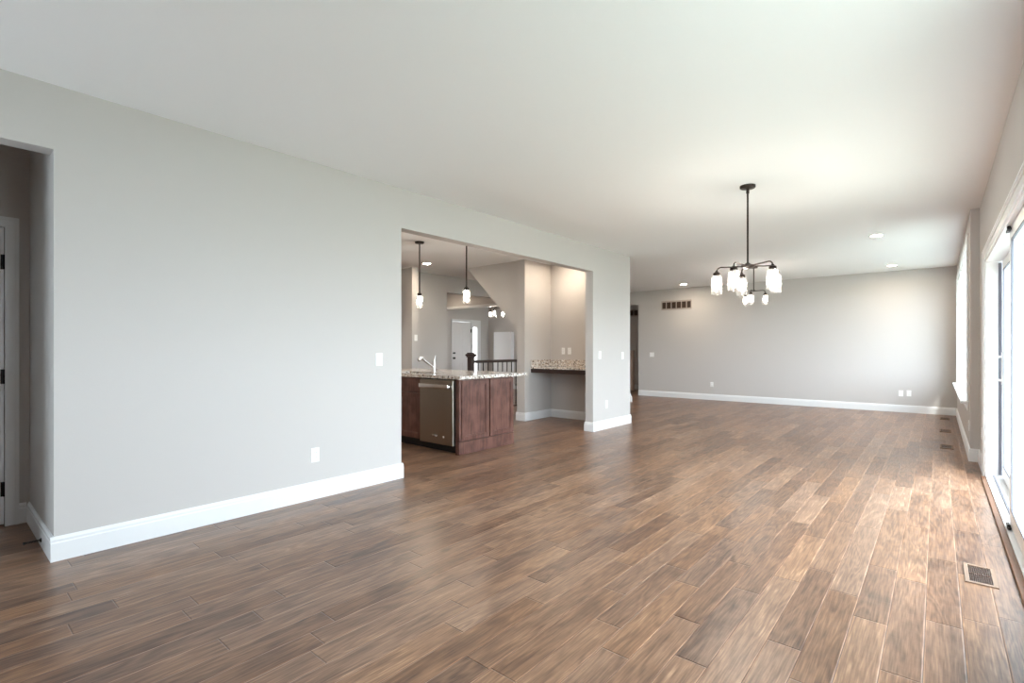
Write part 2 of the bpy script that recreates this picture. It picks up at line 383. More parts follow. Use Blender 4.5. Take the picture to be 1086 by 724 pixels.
# foyer
bm = B(); box(bm, -11.12, -7.91, 6.93, 7.05, 0, H); struct('wall_foyer_south', bm, 'wall')
bm = B(); grid(bm, [-11.12, -11.0], [7.05, 10.157, 10.954, 11.03, 11.21, 11.87], [0, .45, 1.9, 2.05, H],
               lambda x, y, z: not (10.157 < y < 10.954 and z < 2.05) and not (11.03 < y < 11.21 and .45 < z < 1.9)); struct('wall_foyer', bm, 'wall', 'foyer wall holding the front door', 'wall')
bm = B(); box(bm, -11.0, -9.0, 11.75, 11.87, 0, H); struct('wall_foyer_north', bm, 'wall', 'foyer wall right of the front door', 'wall')
bm = B(); box(bm, -9.12, -9.0, 11.87, 14.1, 0, H); struct('wall_passage_west', bm, 'wall')
bm = B(); box(bm, -9.0, -5.91, 14.0, 14.12, 0, H); struct('wall_passage_end', bm, 'wall', 'end wall of the dark passage', 'wall')
bm = B(); box(bm, -6.03, -5.91, 12.36, 14.0, 0, H); struct('wall_passage_east', bm, 'wall')
bm = B(); box(bm, -11.0, -7.91, 9.0, 9.12, 2.33, H); struct('wall_foyer_bulkhead', bm, 'wall', 'dropped wall above the foyer', 'wall')
bm = B(); box(bm, -11.0, -7.80, 8.98, 9.14, 2.27, 2.33, .006); struct('trim_1', bm, 'trim', 'white casing under the dropped foyer wall', 'trim')
bm = B(); box(bm, -10.66, -9.93, 11.62, 11.75, 0, 1.75, .004); struct('foyer_light_patch', bm, 'door', 'pale slab standing in for a patch of light in the foyer behind the railing', 'wall')  # pale slab put in for a bright patch of daylight in the foyer
# made-up lap siding wall, added to darken the glass and block low sky
bm = B()
for k in range(34):
    z = -.25 + k * .17; prism(bm, [(12.40, z), (12.375, z), (12.392, z + .17), (12.40, z + .17)], 'x', .52, 5.0)
struct('added_siding_wall', bm, 'siding', 'made-up blue grey siding outside, added to darken the glass and block low sky', 'wall')
# ground outside
bm = B(); box(bm, XO + .01, 60, -40, 60, -.35, -.25); struct('ground', bm, 'ground', 'pale green lawn outside the sliding door', 'ground')

# ------------------------------------------------------------------ baseboards
PROF = [(0, 0), (.016, 0), (.016, .104), (.013, .110), (.013, .124), (.007, .134), (.004, .14), (0, .14)]
def baseboard(name, runs, label=None):
    """runs: (axis, wall coordinate, outward sign, a0, a1)"""
    bm = B()
    for ax, w, s, a0, a1 in runs:
        if ax == 'y':  # along y, wall plane x = w
            prism(bm, [(w + s * p, z) for p, z in PROF], 'y', a0, a1)
        else:
            prism(bm, [(w + s * p, z) for p, z in PROF], 'x', a0, a1)
    o = struct(name, bm, 'trim', label, 'baseboard'); return o
t = .016
baseboard('baseboard_left', [('y', XL, 1, .479 - t, 2.925 + t), ('y', XL, 1, -2.6, -.5), ('x', 2.925, 1, -4.0 - t, XL), ], 'white baseboard along the left wall')
baseboard('baseboard_pier', [('y', XL, 1, 6.386 - t, 7.55 + t), ('x', 6.386, -1, -4.0, XL), ('x', 7.55, 1, -5.5, XL)], 'white baseboard around the short wall right of kitchen')
baseboard('baseboard_nook', [('x', 6.59, -1, -5.5 - t, -5.33), ('y', -5.33, 1, 6.59 - t, 7.34), ('x', 7.34, -1, -5.33 + t, -4.0), ('y', -4.0, -1, 6.386 - t, 7.34 - t)], 'white baseboard around the desk nook')
baseboard('baseboard_far', [('x', YF, -1, -6.03, XF)], 'white baseboard along the far wall')
baseboard('baseboard_right', [('y', XF, -1, 7.37 - t, YF - t), ('x', 7.37, -1, XF, XN), ('y', XN, -1, 6.59, 7.37 - t), ('y', XN, -1, -2.6, .7)], 'white baseboard along the right wall')
baseboard('baseboard_hall', [('x', .479, -1, -4.9, XL), ('y', -4.9, 1, .425, .479 - t), ('y', -4.0, -1, 1, 1.001)], 'white baseboard in the side hall')
baseboard('baseboard_passage', [('x', 14.0, -1, -9, -6.03), ('y', -7.79, 1, 6.0, 7.05), ('x', 11.75, -1, -9.93, -9.0)], 'white baseboard in the far passage')

# ------------------------------------------------------------------ far windows (structure)
def window(name, y0, y1, label):
    w = sthing(name, label, 'window', (XF, (y0 + y1) / 2, .62))
    hw = (y1 - y0) / 2; h = 1.82
    fx0, fx1 = .11, .20
    def frame(bm, x0, x1, a0, a1, z0, z1, wd):
        grid(bm, [x0, x1], [a0, a0 + wd, a1 - wd, a1], [z0, z0 + wd, z1 - wd, z1], lambda x, y, z: not (a0 + wd < y < a1 - wd and z0 + wd < z < z1 - wd))
    bm = B(); frame(bm, fx0, fx1, -hw, hw, 0.0, h, .035); obj('window_frame', bm, 'vinyl', w)
    bm = B(); frame(bm, .125, .155, -hw + .035, hw - .035, .035, h / 2 + .02, .045); s1 = obj('lower_sash', bm, 'vinyl', w)
    bm = B(); frame(bm, .158, .188, -hw + .035, hw - .035, h / 2 - .02, h - .035, .045); s2 = obj('upper_sash', bm, 'vinyl', w)
    bm = B(); box(bm, .137, .143, -hw + .075, hw - .075, .075, h / 2 - .02); obj('pane', bm, 'glass', s1)
    bm = B(); box(bm, .170, .176, -hw + .075, hw - .075, h / 2 + .02, h - .075); obj('pane', bm, 'glass', s2)
    bm = B(); box(bm, .11, .125, -.03, .03, h / 2 + .005, h / 2 + .02, .003); obj('sash_lock', bm, 'vinyl', w)
    return w
window('window_1', 7.80, 9.117, 'tall white window nearest the sliding door')
window('window_2', 9.117, 10.433, 'middle tall white window in the right wall')
window('window_3', 10.433, 11.75, 'tall white window nearest the far corner')
w4 = window('added_window_4', .75, 2.65, 'unseen window beside the camera, added to light the room'); w4.location = (XN - .04, 1.7, .85)  # made-up glazing out of view, lets more daylight in beside the camera
w5 = window('added_window_5', -.5, .5, 'unseen window behind the camera, added to light the room'); w5.location = (-3.3, -2.56, .10); w5.rotation_euler = (0, 0, -PI / 2)  # made-up glazing out of view, lets daylight in from behind
bm = B()
grid(bm, [.20, XF, .40], [7.68, 7.80, 11.75, 11.92], [.60, .625], lambda x, y, z: x < XF or 7.80 < y < 11.75)
box(bm, XF - .018, XF, 7.71, 11.89, .52, .60, .003)
struct('trim_2', bm, 'trim', 'white window stool and apron under the far windows', 'trim')
bm = B()
box(bm, XF + .002, .385, 7.80, 7.812, .625, 2.428); box(bm, XF + .002, .385, 11.738, 11.75, .625, 2.428); box(bm, XF + .002, .385, 7.80, 11.75, 2.428, 2.44)
grid(bm, [XF - .018, XF], [7.71, 7.80, 11.75, 11.89], [.625, 2.44, 2.53], lambda x, y, z: not (7.80 < y < 11.75 and z < 2.44))
for y in (9.117, 10.433): box(bm, XF - .012, XF + .11, y - .04, y + .04, .625, 2.44, .003)
struct('trim_3', bm, 'trim', 'white casing, mullions and jamb liner of the far windows', 'trim')

# ------------------------------------------------------------------ sliding door (structure)
D = sthing('door_1', 'tall white sliding patio door in the right wall', 'sliding door', (0, 0, 0))
bm = B()   # casing on the room side, three stepped faces
cw = .09
for (o0, o1, tk) in ((0, cw, .012), (.055, cw, .018), (.075, cw, .022)):
    grid(bm, [XN - tk, XN], [2.84 - o1, 2.84 - o0, 6.5 + o0, 6.5 + o1], [0, 2.06 + o0, 2.06 + o1], lambda x, y, z: not (2.84 - o0 < y < 6.5 + o0 and z < 2.06 + o0))
obj('casing', bm, 'trim', D)
bm = B(); grid(bm, [XN, XO - .005], [2.84, 2.865, 6.475, 6.5], [.0, .03, 2.035, 2.06], lambda x, y, z: not (2.865 < y < 6.475 and .03 < z < 2.035)); obj('door_frame', bm, 'vinyl', D)
bm = B(); box(bm, XN - .035, XN + .012, 2.84, 6.5, 0, .018, .004); obj('threshold', bm, 'threshold', D)
bm = B()
for x in (.392, .470): box(bm, x, x + .012, 2.865, 6.475, .03, .042)
obj('track', bm, 'grey', D)
def panel(x0, x1, y0, y1, xm, st=.07):
    bm = B(); z0, z1 = .044, 2.03
    grid(bm, [x0, x1], [y0, y0 + st, y1 - st, y1], [z0, z0 + .1, z1 - .08, z1], lambda x, y, z: not (y0 + st < y < y1 - st and z0 + .1 < z < z1 - .08))
    p = obj('door_panel', bm, 'vinyl', D)
    bm = B(); box(bm, xm - .004, xm + .004, y0 + st, y1 - st, z0 + .1, z1 - .08); obj('pane', bm, 'glass', p)
    bm = B(); g = .012
    grid(bm, [x0 - .002, x0 + .01], [y0 + st, y0 + st + g, y1 - st - g, y1 - st], [z0 + .1, z0 + .1 + g, z1 - .08 - g, z1 - .08],
         lambda x, y, z: not (y0 + st + g < y < y1 - st - g and z0 + .1 + g < z < z1 - .08 - g)); obj('gasket', bm, 'grey', p)
    return p
p1 = panel(.455, .497, 4.60, 6.45, .488)
p2 = panel(.370, .426, 2.87, 4.74, .420, .09)
bm = B(); box(bm, .430, .453, 6.462, 6.4745, .05, 2.02); obj('weatherstrip', bm, 'grey', p1)
bm = B()   # D-shaped pull handles, inside and outside
for s, xb in ((-1, .455), (1, .497)):
    for yy in (6.425,):
        pts = [(xb, yy, .93), (xb + s * .05, yy, .935), (xb + s * .058, yy, .95), (xb + s * .058, yy, 1.13), (xb + s * .05, yy, 1.145), (xb, yy, 1.15)]
        tube(bm, pts, .010, 8)
    box(bm, min(xb, xb + s * .008), max(xb, xb + s * .008), 6.405, 6.445, .89, 1.19, .002)
obj('door_handle', bm, 'vinyl', p1, True)
for z in (.034, 2.0):
    bm = B(); box(bm, .350, .368, 4.60, 4.74, z, z + .018, .004); box(bm, .348, .366, 4.62, 4.65, z - .004 if z > 1 else z, z + .03, .004); obj('roller_guide', bm, 'black', D)

# ------------------------------------------------------------------ side-hall door
HDr = sthing('door_2', 'white hinged door in the side hall at left edge', 'door', (-4.9, .355, 0))
bm = B()
box(bm, -.045, -.008, -.807, -.003, .012, 2.057)
slab = obj('door_slab', bm, 'door', HDr)
for z0, z1 in ((.18, .80), (.95, 1.90)):
    bm = B(); grid(bm, [-.008, -.002], [-.70, -.66, -.14, -.10], [z0, z0 + .04, z1 - .04, z1], lambda x, y, z: not (-.66 < y < -.14 and z0 + .04 < z < z1 - .04)); obj('raised_panel', bm, 'door', slab)
bm = B()
grid(bm, [0, .016], [-.88, -.81, .0, .07], [0, 2.06, 2.13], lambda x, y, z: not (-.81 < y < 0 and z < 2.06))
grid(bm, [.016, .021], [-.88, -.86, .05, .07], [0, 2.11, 2.13], lambda x, y, z: not (-.86 < y < .05 and z < 2.11))
obj('casing', bm, 'trim', HDr)
for z in (.255, 1.03, 1.82):
    bm = B(); box(bm, -.01, .002, -.02, .002, z - .05, z + .05, .002); tube(bm, [(.006, -.002, z - .05), (.006, -.002, z + .05)], .007, 8); obj('hinge', bm, 'black', HDr)
bm = B(); lathe(bm, [(0, 0), (.026, 0), (.026, .008), (.01, .012), (.01, .03), (.026, .045), (.026, .06), (0, .068)], 16, (-.008, -.74, .95), Matrix.Rotation(PI / 2, 4, 'Y')); obj('door_knob', bm, 'black', HDr, True)
# door stop on the hall baseboard
ds = thing('door_stop', 'small black spring door stop on side hall baseboard', 'door stop', (-4.20, .463, .045))
bm = B(); lathe(bm, [(0, 0), (.014, 0), (.014, .004), (.006, .008), (0, .008)], 12, (0, 0, 0), Matrix.Rotation(PI / 2, 4, 'X')); obj('mount', bm, 'black', ds, True)
bm = B(); tube(bm, [(.006 * math.cos(k * .9), -.008 - k * .0009, .006 * math.sin(k * .9)) for k in range(70)], .0016, 5); obj('spring', bm, 'black', ds, True)
bm = B(); lathe(bm, [(0, .07), (.008, .07), (.009, .082), (0, .084)], 12, (0, 0, 0), Matrix.Rotation(PI / 2, 4, 'X')); obj('tip', bm, 'black', ds, True)

# ------------------------------------------------------------------ front door in the foyer
FD = sthing('door_3', 'white front door with sidelight beyond the kitchen', 'door', (-11.0, 10.157, 0))
bm = B(); box(bm, -.05, -.006, .004, .793, .012, 2.045); fs = obj('door_slab', bm, 'door', FD)
for y0, y1, z0, z1 in ((.1, .37, .2, .85), (.43, .7, .2, .85), (.1, .37, 1.0, 1.9), (.43, .7, 1.0, 1.9)):
    bm = B(); grid(bm, [-.006, .001], [y0, y0 + .035, y1 - .035, y1], [z0, z0 + .035, z1 - .035, z1], lambda x, y, z: not (y0 + .035 < y < y1 - .035 and z0 + .035 < z < z1 - .035)); obj('raised_panel', bm, 'door', fs)
bm = B(); grid(bm, [0, .02], [-.02, .0, .797, .873, 1.053, 1.21], [0, .45, 1.9, 2.05, 2.12], lambda x, y, z: not (0 < y < .797 and z < 2.05) and not (.873 < y < 1.053 and .45 < z < 1.9)); obj('casing', bm, 'trim', FD)
bm = B(); box(bm, -.06, -.05, .874, 1.052, .451, 1.899); obj('sidelight_pane', bm, 'sky_glow', FD)
bm = B()
for z in (.80, 1.17, 1.54): box(bm, -.05, -.03, .874, 1.052, z - .008, z + .008)
obj('sidelight_bar', bm, 'trim', FD)
for z, r in ((.95, .03), (1.1, .026)):
    bm = B(); lathe(bm, [(0, 0), (r, 0), (r, .01), (.012, .014), (.012, .03), (r, .045), (r, .058), (0, .065)], 14, (-.006, .07, z), Matrix.Rotation(PI / 2, 4, 'Y')); obj('door_knob' if z < 1 else 'deadbolt', bm, 'black', FD, True)
for z in (.3, 1.03, 1.78):
    bm = B(); box(bm, -.006, .026, .785, .812, z - .05, z + .05, .003); obj('hinge', bm, 'black', FD)

# ------------------------------------------------------------------ kitchen island
def shaker(bm, axis, plane, s, a0, a1, z0, z1, rail=.055, th=.02, rec=.009):
    """frame and recessed panel; axis 'y': face in plane x=plane running along y; s outward sign"""
    def cell(p0, p1, fn, aa, zz):
        lo, hi = min(p0, p1), max(p0, p1)
        if axis == 'y': grid(bm, [lo, hi], aa, zz, lambda x, y, z: fn(y, z))
        else: grid(bm, aa, [lo, hi], zz, lambda x, y, z: fn(x, z))
    inn = lambda a, z: a0 + rail < a < a1 - rail and z0 + rail < z < z1 - rail
    aa = [a0, a0 + rail, a1 - rail, a1]; zz = [z0, z0 + rail, z1 - rail, z1]
    cell(plane, plane + s * th, lambda a, z: not inn(a, z), aa, zz)
    cell(plane, plane + s * (th - rec), inn, aa, zz)
    # bevelled inner lip
    r2 = rail + .012
    in2 = lambda a, z: a0 + r2 < a < a1 - r2 and z0 + r2 < z < z1 - r2
    aa = [a0 + rail, a0 + r2, a1 - r2, a1 - rail]; zz = [z0 + rail, z0 + r2, z1 - r2, z1 - rail]
    cell(plane + s * (th - rec), plane + s * (th - rec * .45), lambda a, z: not in2(a, z), aa, zz)
IY0, IY1, IX1 = 3.984, 4.94, -4.175
def base_cabinet(name, label, x0, x1, doors, drawer):
    c = thing(name, label, 'cabinet', (0, 0, 0), 0)
    bm = B()
    if name == 'sink_cabinet':   # hollow: sides, floor, back and face frame round the sink
        grid(bm, [x0, x0 + .018, x1 - .018, x1], [IY0, IY0 + .02, 4.562, 4.58], [.105, .123, .868], lambda x, y, z: z < .123 or y < IY0 + .02 or y > 4.562 or x < x0 + .018 or x > x1 - .018)
    else: box(bm, x0, x1, IY0, 4.58, .105, .868)
    obj('body', bm, 'cab', c)
    bm = B(); box(bm, x0, x1, IY0 + .06, 4.57, 0, .105); obj('toe_kick', bm, 'toe', c)
    w = (x1 - x0) / doors
    for k in range(doors):
        bm = B(); shaker(bm, 'x', IY0, -1, x0 + k * w + .004, x0 + (k + 1) * w - .004, .115, .675); obj('door', bm, 'cab', c)
    bm = B(); box(bm, x0 + .004, x1 - .004, IY0 - .02, IY0, .69, .855, .003); obj('drawer_front', bm, 'cab', c)
    return c
base_cabinet('sink_cabinet', 'dark cherry sink base cabinet left of the dishwasher', -5.78, -4.845, 2, 1)
base_cabinet('base_cabinet', 'dark cherry base cabinet at island far left end', -6.40, -5.782, 1, 1)
e = thing('island_end_cabinet', 'cherry panelled end of the kitchen island facing the room', 'cabinet')
bm = B(); box(bm, -4.235, IX1 - .03, 3.968, IY1, 0, .868); box(bm, -6.40, -4.235, 4.585, IY1, 0, .868); obj('body', bm, 'cab', e)
bm = B(); shaker(bm, 'y', IX1 - .03, 1, 4.016, 4.470, .155, .855, .05, .030); obj('end_door', bm, 'cab', e)
bm = B(); shaker(bm, 'y', IX1 - .03, 1, 4.492, 4.930, .155, .855, .05, .030); obj('end_door', bm, 'cab', e)
bm = B(); box(bm, IX1 - .03, IX1 - .002, 3.968, IY1, 0, .146, .003); obj('base_rail', bm, 'cab', e)
bm = B(); box(bm, IX1 - .03, IX1 + .001, 3.966, 4.004, .15, .866, .003); obj('corner_stile', bm, 'cab', e)
# dishwasher
dw = thing('dishwasher', 'stainless steel dishwasher in the kitchen island', 'dishwasher', (0, 0, 0))
bm = B(); box(bm, -4.838, -4.240, IY0 + .01, 4.56, .11, .862); obj('tub', bm, 'dark', dw)
bm = B(); box(bm, -4.832, -4.244, 3.93, IY0 + .008, .098, .855, .006); dwd = obj('door', bm, 'steel', dw)
bm = B()
box(bm, -4.80, -4.277, 3.880, 3.900, .755, .808, .007)
for x in (-4.80, -4.297): box(bm, x, x + .02, 3.895, 3.932, .768, .796, .004)
obj('handle', bm, 'chrome', dwd, True)
bm = B(); box(bm, -4.60, -4.52, 3.927, 3.931, .185, .203, .002); obj('name_badge', bm, 'chrome', dwd)
bm = B(); lathe(bm, [(0, 0), (.014, 0), (.014, .003), (0, .004)], 16, (-4.40, 3.931, .19), Matrix.Rotation(PI / 2, 4, 'X')); obj('round_sticker', bm, 'plate', dwd)
bm = B(); box(bm, -4.838, -4.240, IY0 + .05, IY0 + .07, 0, .098); obj('kick_plate', bm, 'toe', dw)
# countertop with an undermount sink opening
SX0, SX1, SY0, SY1 = -5.68, -4.93, 4.07, 4.45
ct = B()
grid(ct, [-6.43, SX0, SX1, -4.145], [3.945, SY0, SY1, 5.175], [.870, .908], lambda x, y, z: not (SX0 < x < SX1 and SY0 < y < SY1))
bmesh.ops.bevel(ct, geom=[ed for ed in ct.edges if ed.calc_face_angle(0) > .5], offset=.005, segments=2, affect='EDGES')
o = obj('countertop', ct, 'granite'); o['label'] = 'speckled light granite top of the kitchen island'; o['category'] = 'countertop'
bm = B(); grid(bm, [SX0 - .02, SX0, SX1, SX1 + .02], [SY0 - .02, SY0, SY1, SY1 + .02], [.66, .68, .869], lambda x, y, z: z < .68 or not (SX0 < x < SX1 and SY0 < y < SY1))
sk = thing('sink', 'stainless undermount sink in the island countertop', 'sink')
obj('basin', bm, 'steel', sk)
bm = B(); lathe(bm, [(0, .681), (.045, .681), (.045, .685), (.03, .684), (0, .682)], 18, (-5.3, 4.3, 0)); obj('drain', bm, 'chrome', sk, True)
# faucet
fa = thing('faucet', 'single-lever pull-out kitchen faucet on the granite island', 'faucet', (-5.29, 4.55, .908))
bm = B(); lathe(bm, [(0, 0), (.032, 0), (.032, .006), (.024, .012), (.024, .135), (.021, .145), (0, .148)], 20); obj('body', bm, 'chrome', fa, True)
bm = B()
tube(bm, [(0, -.015, .065), (0, -.06, .092), (0, -.20, .178)], [.017, .016, .014], 12)
lathe(bm, [(0, -.02), (.017, -.02), (.022, .05), (.022, .062), (0, .064)], 16, (0, -.215, .19), Matrix.Rotation(math.radians(60 + 55), 4, 'X'))
obj('spout', bm, 'chrome', fa, True)
bm = B(); tube(bm, [(0, 0, .14), (.004, .008, .165), (.004, .022, .225)], [.012, .009, .007], 10); obj('lever', bm, 'chrome', fa, True)
# wall cabinet at kitchen back
wc = thing('wall_cabinet', 'dark wall cabinet at the kitchen back edge', 'cabinet')
bm = B(); box(bm, -7.788, -7.48, 4.75, 5.63, 1.80, 2.55); obj('body', bm, 'cab', wc)
for a in (4.755, 5.195):
    bm = B(); shaker(bm, 'y', -7.48, 1, a, a + .43, 1.805, 2.545); obj('door', bm, 'cab', wc)

# ------------------------------------------------------------------ desk nook
o = B(); grid(o, [-5.328, -4.002], [6.735, 7.338], [.884, .915], lambda x, y, z: True); bmesh.ops.bevel(o, geom=o.edges[:], offset=.003, segments=1, affect='EDGES')
dk = thing('desk_counter', 'speckled granite desk counter in the wall nook', 'counter')
obj('slab', o, 'granite', dk)
bm = B(); box(bm, -5.328, -4.002, 7.316, 7.338, .915, 1.03, .002); box(bm, -5.328, -5.306, 6.745, 7.316, .915, 1.03, .002); obj('backsplash', bm, 'granite', dk)
bm = B(); box(bm, -5.328, -4.002, 6.755, 6.78, .815, .883, .002); box(bm, -5.328, -5.30, 6.78, 7.338, .815, .883); box(bm, -4.03, -4.002, 6.78, 7.338, .815, .883); obj('apron', bm, 'newel', dk)

# ------------------------------------------------------------------ stair railing behind the island
rl = thing('stair_railing', 'dark wood stair railing with newel post behind the island', 'railing', (-6.9, 6.87, 0))
bm = B(); box(bm, -.05, .05, -.05, .05, 0, 1.06, .004); box(bm, -.06, .06, -.06, .06, 0, .2, .004)
obj('newel_post', bm, 'newel', rl)
bm = B(); box(bm, -.066, .066, -.066, .066, 1.06, 1.085, .006); box(bm, -.08, .08, -.08, .08, 1.085, 1.125, .01); box(bm, -.06, .06, -.06, .06, 1.125, 1.15, .012); obj('newel_cap', bm, 'newel', rl)
bm = B(); box(bm, -.032, .032, .05, 2.3, .945, 1.0, .012); obj('handrail', bm, 'newel', rl)
bm = B(); box(bm, -.03, .03, .05, 2.3, .0, .03, .003); obj('shoe_rail', bm, 'newel', rl)
for k in range(15):
    bm = B(); y = .20 + k * .145
    box(bm, -.0075, .0075, y - .0075, y + .0075, .03, .95)
    zk = .62 if k % 2 else .45
    lathe(bm, [(0, -.03), (.016, -.015), (.02, 0), (.016, .015), (0, .03)], 8, (0, y, zk))
    obj('baluster', bm, 'black', rl)
# passage railing
rp = thing('passage_railing', 'dark railing with pale newel post in the far passage', 'railing', (-6.81, 13.42, 0))
bm = B(); box(bm, -.045, .045, -.045, .045, 0, 1.15, .004); box(bm, -.06, .06, -.06, .06, 1.15, 1.18, .006); obj('newel_post', bm, 'palewood', rp)
bm = B(); box(bm, -1.8, -.045, -.03, .03, 1.02, 1.08, .01); obj('handrail', bm, 'newel', rp)
bm = B(); box(bm, -1.8, -.045, -.02, .02, .06, .10, .003); obj('shoe_rail', bm, 'newel', rp)
for k in range(14):
    bm = B(); x = -.13 - k * .12
    box(bm, x - .008, x + .008, -.008, .008, .09, 1.03); obj('baluster', bm, 'black', rp)
# foot of the upper stairs, white skirt board showing past the pier
st = thing('staircase', 'foot of a staircase with white skirt board past the short wall', 'staircase', (-5.4, 10.6, 0))
bm = B()
prism(bm, [(.02, 0), (.02, .1), (-.03, .2), (-.30, .40), (-1.4, 1.16), (-1.4, 0)], 'y', -.04, 0); obj('skirt_board', bm, 'trim', st)
for k in range(5):
    bm = B(); box(bm, -.08 - k * .26, -.06 - k * .26, -1.0, -.04, k * .18, (k + 1) * .18 - .03); obj('riser', bm, 'trim', st)
    bm = B(); box(bm, -.34 - k * .26, -.05 - k * .26, -1.0, -.04, (k + 1) * .18 - .03, (k + 1) * .18, .005); obj('tread', bm, 'newel', st)

# ------------------------------------------------------------------ jar-shade light fixtures
JAR = [(.018, .0), (.034, -.004), (.046, -.022), (.0485, -.04), (.0495, -.182), (.046, -.188), (.0435, -.182), (.0445, -.04), (.042, -.024), (.031, -.008), (.018, -.004)]
def add_shade(root, x, y, z, sc=1.0, bulb='bulb'):
    bm = B(); lathe(bm, [(0, .03), (.012, .03), (.014, .02), (.03, .012), (.033, .0), (.033, -.016), (.016, -.018), (.016, -.04), (0, -.042)], 20, (x, y, z)); s = obj('socket_cup', bm, 'bronze', root, True)
    bm = B(); lathe(bm, [(r * sc, q) for r, q in JAR], 28, (x, y, z - .006)); obj('jar_shade', bm, 'jar', s, True)
    bm = B(); lathe(bm, [(0, -.04), (.012, -.042), (.014, -.055), (.026, -.085), (.029, -.105), (.024, -.125), (.012, -.137), (0, -.14)], 16, (x, y, z)); obj('bulb', bm, bulb, s, True)
def arm(bm, a, R, z0, z1, rr=.0065, r0=.03):
    c, s = math.cos(a), math.sin(a)
    pts = [(r0 * c, r0 * s, z0), (.5 * R * c, .5 * R * s, z0 + .004)]
    for k in range(7):
        q = k / 6 * PI / 2; r = R - .04 + .04 * math.sin(q); pts.append((r * c, r * s, z0 + .008 - .04 * (1 - math.cos(q))))
    pts.append((R * c, R * s, z1)); tube(bm, pts, rr, 8)
YAW = math.atan(451.5 / 530)
ch = thing('chandelier', 'bronze five-arm chandelier with glass jar shades, nearer of two', 'chandelier', (-1.348, 4.969, 0))
bm = B(); lathe(bm, [(0, H), (.068, H), (.068, H - .018), (.062, H - .024), (.014, H - .028), (.012, H - .045), (0, H - .045)], 32); obj('canopy', bm, 'bronze', ch, True)
bm = B(); tube(bm, [(0, 0, H - .04), (0, 0, 1.99)], .0085, 12)
lathe(bm, [(0, -.022), (.014, -.016), (.014, .016), (0, .022)], 12, (0, 0, H - .055)); obj('rod', bm, 'bronze', ch, True)
bm = B(); lathe(bm, [(0, 1.965), (.02, 1.967), (.04, 1.974), (.06, 1.982), (.06, 2.0), (.03, 2.008), (.014, 2.022), (0, 2.022)], 24); obj('hub', bm, 'bronze', ch, True)
for k in range(5):
    a = math.radians(4 + 72 * k) + YAW
    bm = B(); arm(bm, a, .272, 1.992, 1.955); obj('arm', bm, 'bronze', ch, True)
    add_shade(ch, .272 * math.cos(a), .272 * math.sin(a), 1.938)
ch2 = thing('chandelier', 'small bronze three-light fixture with jar shades, hanging behind the chandelier', 'chandelier', (-2.595, 9.954, 0))
def three_light(root, zc, zh, a0, R=.2):
    bm = B(); lathe(bm, [(0, zc), (.068, zc), (.068, zc - .018), (.06, zc - .024), (.012, zc - .03), (0, zc - .03)], 24); obj('canopy', bm, 'bronze', root, True)
    bm = B(); tube(bm, [(0, 0, zc - .02), (0, 0, zh)], .009, 10); obj('rod', bm, 'bronze', root, True)
    bm = B(); lathe(bm, [(0, zh - .02), (.03, zh - .016), (.032, zh + .006), (.012, zh + .014), (0, zh + .014)], 18); obj('hub', bm, 'bronze', root, True)
    for k in range(3):
        a = math.radians(a0 + 120 * k) + YAW
        bm = B(); arm(bm, a, R, zh - .006, zh - .05, .007, .02); obj('arm', bm, 'bronze', root, True)
        add_shade(root, R * math.cos(a), R * math.sin(a), zh - .068)
three_light(ch2, H, 2.303, -10)
ch3 = thing('chandelier', 'three-light jar fixture in the foyer seen above the railing', 'chandelier', (-9.09, 10.0, 0))
three_light(ch3, H, 2.33, 20)
pe = thing('pendant_light', 'bronze jar pendant over the island sink end', 'pendant light', (-5.60, 4.55, 0), 0, 'pendants over the island')
bm = B(); lathe(bm, [(0, H), (.065, H), (.065, H - .016), (.058, H - .024), (.012, H - .03), (0, H - .03)], 28); obj('canopy', bm, 'bronze', pe, True)
bm = B(); tube(bm, [(0, 0, H - .02), (0, 0, 2.02)], .0095, 12); obj('rod', bm, 'bronze', pe, True)
add_shade(pe, 0, 0, 1.998, .92, 'pendant_bulb')
dup(pe, (-4.62, 4.52, 0), 0, 'bronze jar pendant over the island end nearest the nook', 'pendants over the island')
# recessed downlights
dl = thing('downlight', 'recessed ceiling downlight nearest the sliding door', 'ceiling light', (-.626, 8.271, H), 0, 'recessed downlights')
bm = B(); lathe(bm, [(.062, 0), (.088, 0), (.088, -.004), (.082, -.008), (.064, -.004), (.062, 0)], 32); obj('trim_ring', bm, 'trim', dl, True)
bm = B(); lathe(bm, [(0, -.0015), (.062, -.0015), (.062, -.0005), (0, -.0005)], 32); obj('lens', bm, 'can', dl)
for x, y, lab in ((-.637, 11.416, 'recessed ceiling downlight by the far right corner'), (-4.539, 11.538, 'recessed ceiling downlight above the wall vent grille'),
                  (-6.93, 5.791, 'recessed ceiling downlight behind the island pendants'), (-4.80, 6.90, 'recessed downlight over the granite desk nook'),
                  (-6.6, 2.6, 'unseen downlight added to brighten the kitchen aisle before the island'), (-5.2, 1.6, 'unseen downlight added to brighten the kitchen behind the long wall'), (-6.6, 4.3, 'unseen downlight added to brighten the island far end'), (-9.4, 8.2, 'recessed downlight in the foyer'), (-6.3, 9.4, 'recessed downlight by the stairs')):  # the three kitchen cans on this line are unseen, added to brighten the kitchen
    dup(dl, (x, y, H), 0, lab, 'recessed downlights')

